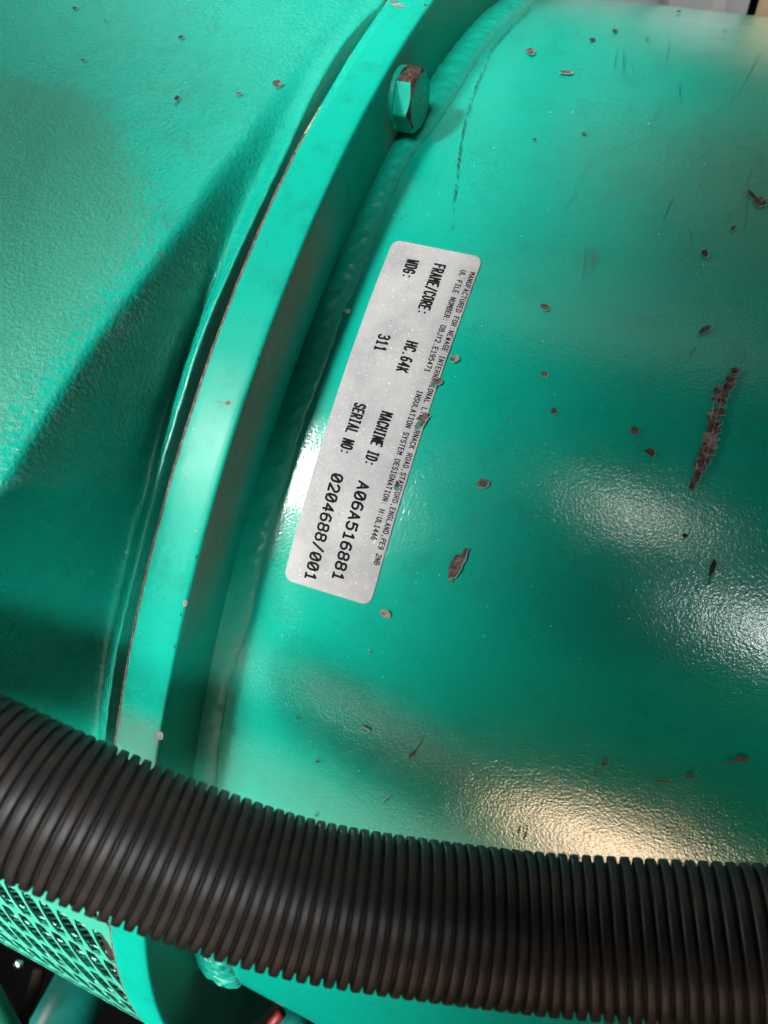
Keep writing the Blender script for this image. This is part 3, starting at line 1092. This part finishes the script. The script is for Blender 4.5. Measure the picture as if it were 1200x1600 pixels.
# spigot seen down the gap, and the dark drum behind the screen
sp = [cyl(x, math.radians(a), r) for a in range(-180, 180, 2) for x, r in ((-0.02, 0.475), (0.0005, 0.475))]
sf = grid_faces(180, 2) + [(358, 359, 1, 0)]
mesh_obj('spigot', sp, sf, M['rust_dark'], ALT)
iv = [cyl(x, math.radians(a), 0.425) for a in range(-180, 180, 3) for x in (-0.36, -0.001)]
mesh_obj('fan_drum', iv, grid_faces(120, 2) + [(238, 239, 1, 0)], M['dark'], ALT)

# ------------------------------------------------------------------ ventilation screen below the housing
RS = 0.4845
vs, fs = [], []
px_, hrow = 0.0120, 0.0300                            # pitch along the shaft, row height round the drum
skew = 0.0092
SX0, SX1 = -0.36, 0.02


def slot_cell(cx, s0, h, p, sk, wide):
    """one cell of sheet with a lens-shaped slot; local (x, s) with s the arc measured downwards"""
    outer, inner = [], []
    N = 28
    for i in range(N):
        k = i/N*4
        side, f = int(k), k % 1
        e = [(0, 0), (1, 0), (1, 1), (0, 1), (0, 0)]
        a = e[side][0] + (e[side+1][0]-e[side][0])*f
        b = e[side][1] + (e[side+1][1]-e[side][1])*f
        outer.append((a, b))
    mg = 0.045
    for a, b in outer:
        bb = mg + (1-2*mg)*b
        wv_ = wide*math.sin(PI*min(1, max(0, .05+.90*bb)))**0.4
        aa = .5 + (a-.5)*wv_
        inner.append((aa, bb))
    o = len(vs)
    for a, b in outer + inner:
        x = cx + (a-.5)*p + sk*b
        s = s0 + b*h
        vs.append((x, s))
    for i in range(N):
        j = (i+1) % N
        fs.append((o+i, o+j, o+N+j, o+N+i))


def plain(x0, x1, s0, s1, n_=24):
    o = len(vs)
    for i in range(n_+1):
        for s in (s0, s1):
            vs.append((x0 + (x1-x0)*i/n_, s))
    for i in range(n_):
        fs.append((o+2*i, o+2*i+2, o+2*i+3, o+2*i+1))


s = RS*math.radians(24.2)
s_bar = 0.2705
s_bar2 = 0.2790
row = 0
s_list = [(s_bar - hrow*2, hrow), (s_bar - hrow, hrow)] + [(s_bar2 + hrow*i, hrow) for i in range(12)]
for s0, h in s_list:
    sh = row*skew*0.0 + (0.25*px_ if row % 2 else 0)
    n_ = int((SX1 - SX0)/px_) + 6
    for i in range(n_):
        cx = SX1 + 0.03 - i*px_ + sh
        slot_cell(cx, s0, h, px_, skew, 0.84)
    row += 1
plain(SX0, SX1, s_bar, s_bar2)
# trim the sheet flush with the flange side, bend it round the drum
keep = []
for f in fs:
    if all(vs[i][0] <= SX1 + 0.001 for i in f) and all(vs[i][0] > SX0 for i in f):
        keep.append(f)
sv = [cyl(x, -s_/RS, RS) for x, s_ in vs]
scr = mesh_obj('vent_screen', sv, keep, M['screen'], ALT, smooth=False)
md = scr.modifiers.new('thick', 'SOLIDIFY')
md.thickness = 0.0010
md.offset = -1

# ------------------------------------------------------------------ corrugated hose across the front
HR = 0.0212
ctr_px = [(-330, 1060, 245), (-180, 1138, 240), (0, 1223.5, 236), (120, 1277.5, 234), (300, 1347.5, 229), (500, 1407, 226), (803, 1450, 226), (1000, 1466, 232), (1190, 1480, 241), (1400, 1496, 252), (1600, 1512, 262)]
cpts = [atz(u, v, F_PX*2*HR/w) for u, v, w in ctr_px]
# arc-length resample of a Catmull-Rom through the points
dense = []
for i in range(len(cpts)-1):
    p0, p1, p2, p3 = cpts[max(0, i-1)], cpts[i], cpts[i+1], cpts[min(len(cpts)-1, i+2)]
    for k in range(60):
        t = k/60
        dense.append(0.5*((2*p1) + (p2-p0)*t + (2*p0-5*p1+4*p2-p3)*t*t + (3*p1-p0-3*p2+p3)*t**3))
dense.append(cpts[-1])
for it in range(60):
    dense = [dense[0]] + [(dense[i-1]+2*dense[i]+dense[i+1])/4 for i in range(1, len(dense)-1)] + [dense[-1]]
L = [0.0]
for a, b in zip(dense[:-1], dense[1:]):
    L.append(L[-1] + (b-a).length)
PITCH = 0.00365
ribp = [(0.0, 0.0), (0.045, 0.05), (0.085, .45), (0.125, 0.85), (0.18, 0.98), (0.30, 1.01), (0.47, 1.03), (0.64, 1.01), (0.76, .98), (0.815, .85), (0.855, .45), (0.90, 0.05)]
nper = int(L[-1]/PITCH)
stations = [(n_ + f + 0.02*nz(n_*3.1, 1.0))*PITCH for n_ in range(nper) for f, h in ribp]
hts = [h for n_ in range(nper) for f, h in ribp]
pos, idx = [], 0
for s_ in stations:
    while idx < len(L)-2 and L[idx+1] < s_:
        idx += 1
    k = (s_ - L[idx])/max(1e-9, L[idx+1]-L[idx])
    pos.append(dense[idx].lerp(dense[idx+1], k))
NR = 80
hv = []
upv = Vector((0, 0, 1))
for i, p in enumerate(pos):
    t = (pos[min(i+6, len(pos)-1)] - pos[max(i-6, 0)]).normalized()
    a = (upv - t*upv.dot(t)).normalized()
    b = t.cross(a)
    for k in range(NR):
        w = 2*PI*k/NR
        r = HR - 0.0020*(1-hts[i])
        hv.append(p + a*math.cos(w)*r + b*math.sin(w)*r)
hose = mesh_obj('corrugated_hose', hv, grid_faces(len(pos), NR, True, 0, True), M['hose'])
tag(hose, 'thick black ribbed plastic hose sweeping across the front of the green drum', 'hose')

# ------------------------------------------------------------------ surroundings glimpsed at the corners
M['floor'] = simple('dark_oily_floor', (0.03, 0.03, 0.028), 0.7, scale=5, bscale=40, bd=0.002)
fl = mesh_obj('floor', [(-6, -6, -0.95), (6, -6, -0.95), (6, 6, -0.95), (-6, 6, -0.95)], [(0, 1, 2, 3)], M['floor'])
tag(fl, kind='structure')

# ribbed sheet-metal wall beyond the drum
M['panel'] = simple('pale_grey_sheet_metal', (0.50, 0.50, 0.50), 0.38, 0.3, var=0.06, scale=8)
M['panel_tan'] = simple('tan_board', (0.50, 0.36, 0.22), 0.6, var=0.08, scale=10)
ZD = 1.15
a0, a1 = atz(985, -10, ZD), atz(1168, 15, ZD)
wall_y = a1.y
pv, pf = [], []
x = -1.2
xs_ = []
x_edge = a1.x
per = 0.165
while x < x_edge - 0.01:
    for f, dep in ((0, 0), (.42, 0), (.5, -.022), (.86, -.022), (.96, 0)):
        xx = x + f*per
        if xx < x_edge:
            xs_.append((xx, dep))
    x += per
xs_.append((x_edge, 0))
for xx, dep in xs_:
    for z in (-0.95, 1.0):
        pv.append((xx, wall_y - 0.0 + dep, z))
pf = grid_faces(len(xs_), 2)
wall = mesh_obj('metal_wall', pv, pf, M['panel'], smooth=False)
tag(wall, 'pale grey ribbed sheet metal wall behind the top of the drum', 'wall')
sm = wall.modifiers.new('thick', 'SOLIDIFY')
sm.thickness = 0.002
bv_, bf_ = box_vf((x_edge + 0.012 + 0.3, wall_y + 0.03, 0.0), 0.6, 0.04, 1.9)
bd_ = mesh_obj('wall_board', bv_, bf_, M['panel_tan'], smooth=False)
tag(bd_, 'tan board standing beside the ribbed metal wall at the upper right', 'board')

# things below the screen and barrel at the lower left
M['teal'] = simple('teal_painted_steel', (0.004, 0.15, 0.125), 0.4, var=0.25)
M['green_b'] = simple('green_painted_steel', (0.012, 0.20, 0.13), 0.4, var=0.25)
M['brown'] = simple('brown_hose_rubber', (0.022, 0.012, 0.009), 0.8, spec=0.2)
M['chrome'] = simple('bright_zinc', (0.8, 0.8, 0.78), 0.2, 1.0, var=0.05)
M['red'] = simple('red_plastic', (0.16, 0.008, 0.007), 0.5)


def far_tube(name, pts, r, mat, label, cat):
    v, f = tube_vf(pts, r, 24)
    o = mesh_obj(name, v, f, mat)
    tag(o, label, cat)
    return o


far_tube('base_rail', [atz(30, 1720, .72), atz(92, 1610, .76), atz(150, 1500, .80)], 0.030, M['teal'], 'thick teal painted rail below the mesh screen', 'rail')
far_tube('fuel_pipe', [atz(-62, 1520, .70), atz(-30, 1580, .69), atz(5, 1650, .68)], 0.022, M['green_b'], 'green painted pipe in the bottom left corner', 'pipe')
far_tube('rubber_hose', [atz(62, 1515, .74), atz(50, 1560, .73), atz(36, 1590, .72), atz(30, 1640, .71)], 0.006, M['brown'], 'thin brown rubber hose between the green pipe and teal rail', 'hose')
zb, zf = lathe_x([(-0.003, 0.0005), (-0.003, 0.0028), (0.002, 0.0033), (0.0035, 0.002), (0.004, 0.0005)], 20, 0, 0)
cz = atz(29, 1506, .66)
nut = mesh_obj('zinc_nut', [Vector(v) + cz for v in zb], zf, M['chrome'])
tag(nut, 'small bright zinc nut catching the light below the screen', 'nut')
far_tube('red_cable', [atz(440, 1583, .53), atz(425, 1600, .535), atz(405, 1640, .54)], 0.0034, M['red'], 'red cable just below the lower edge of the barrel', 'cable')
far_tube('teal_pipe', [atz(452, 1575, .58), atz(470, 1612, .57), atz(500, 1660, .56)], 0.012, M['teal'], 'teal pipe beside the red cable under the barrel', 'pipe')
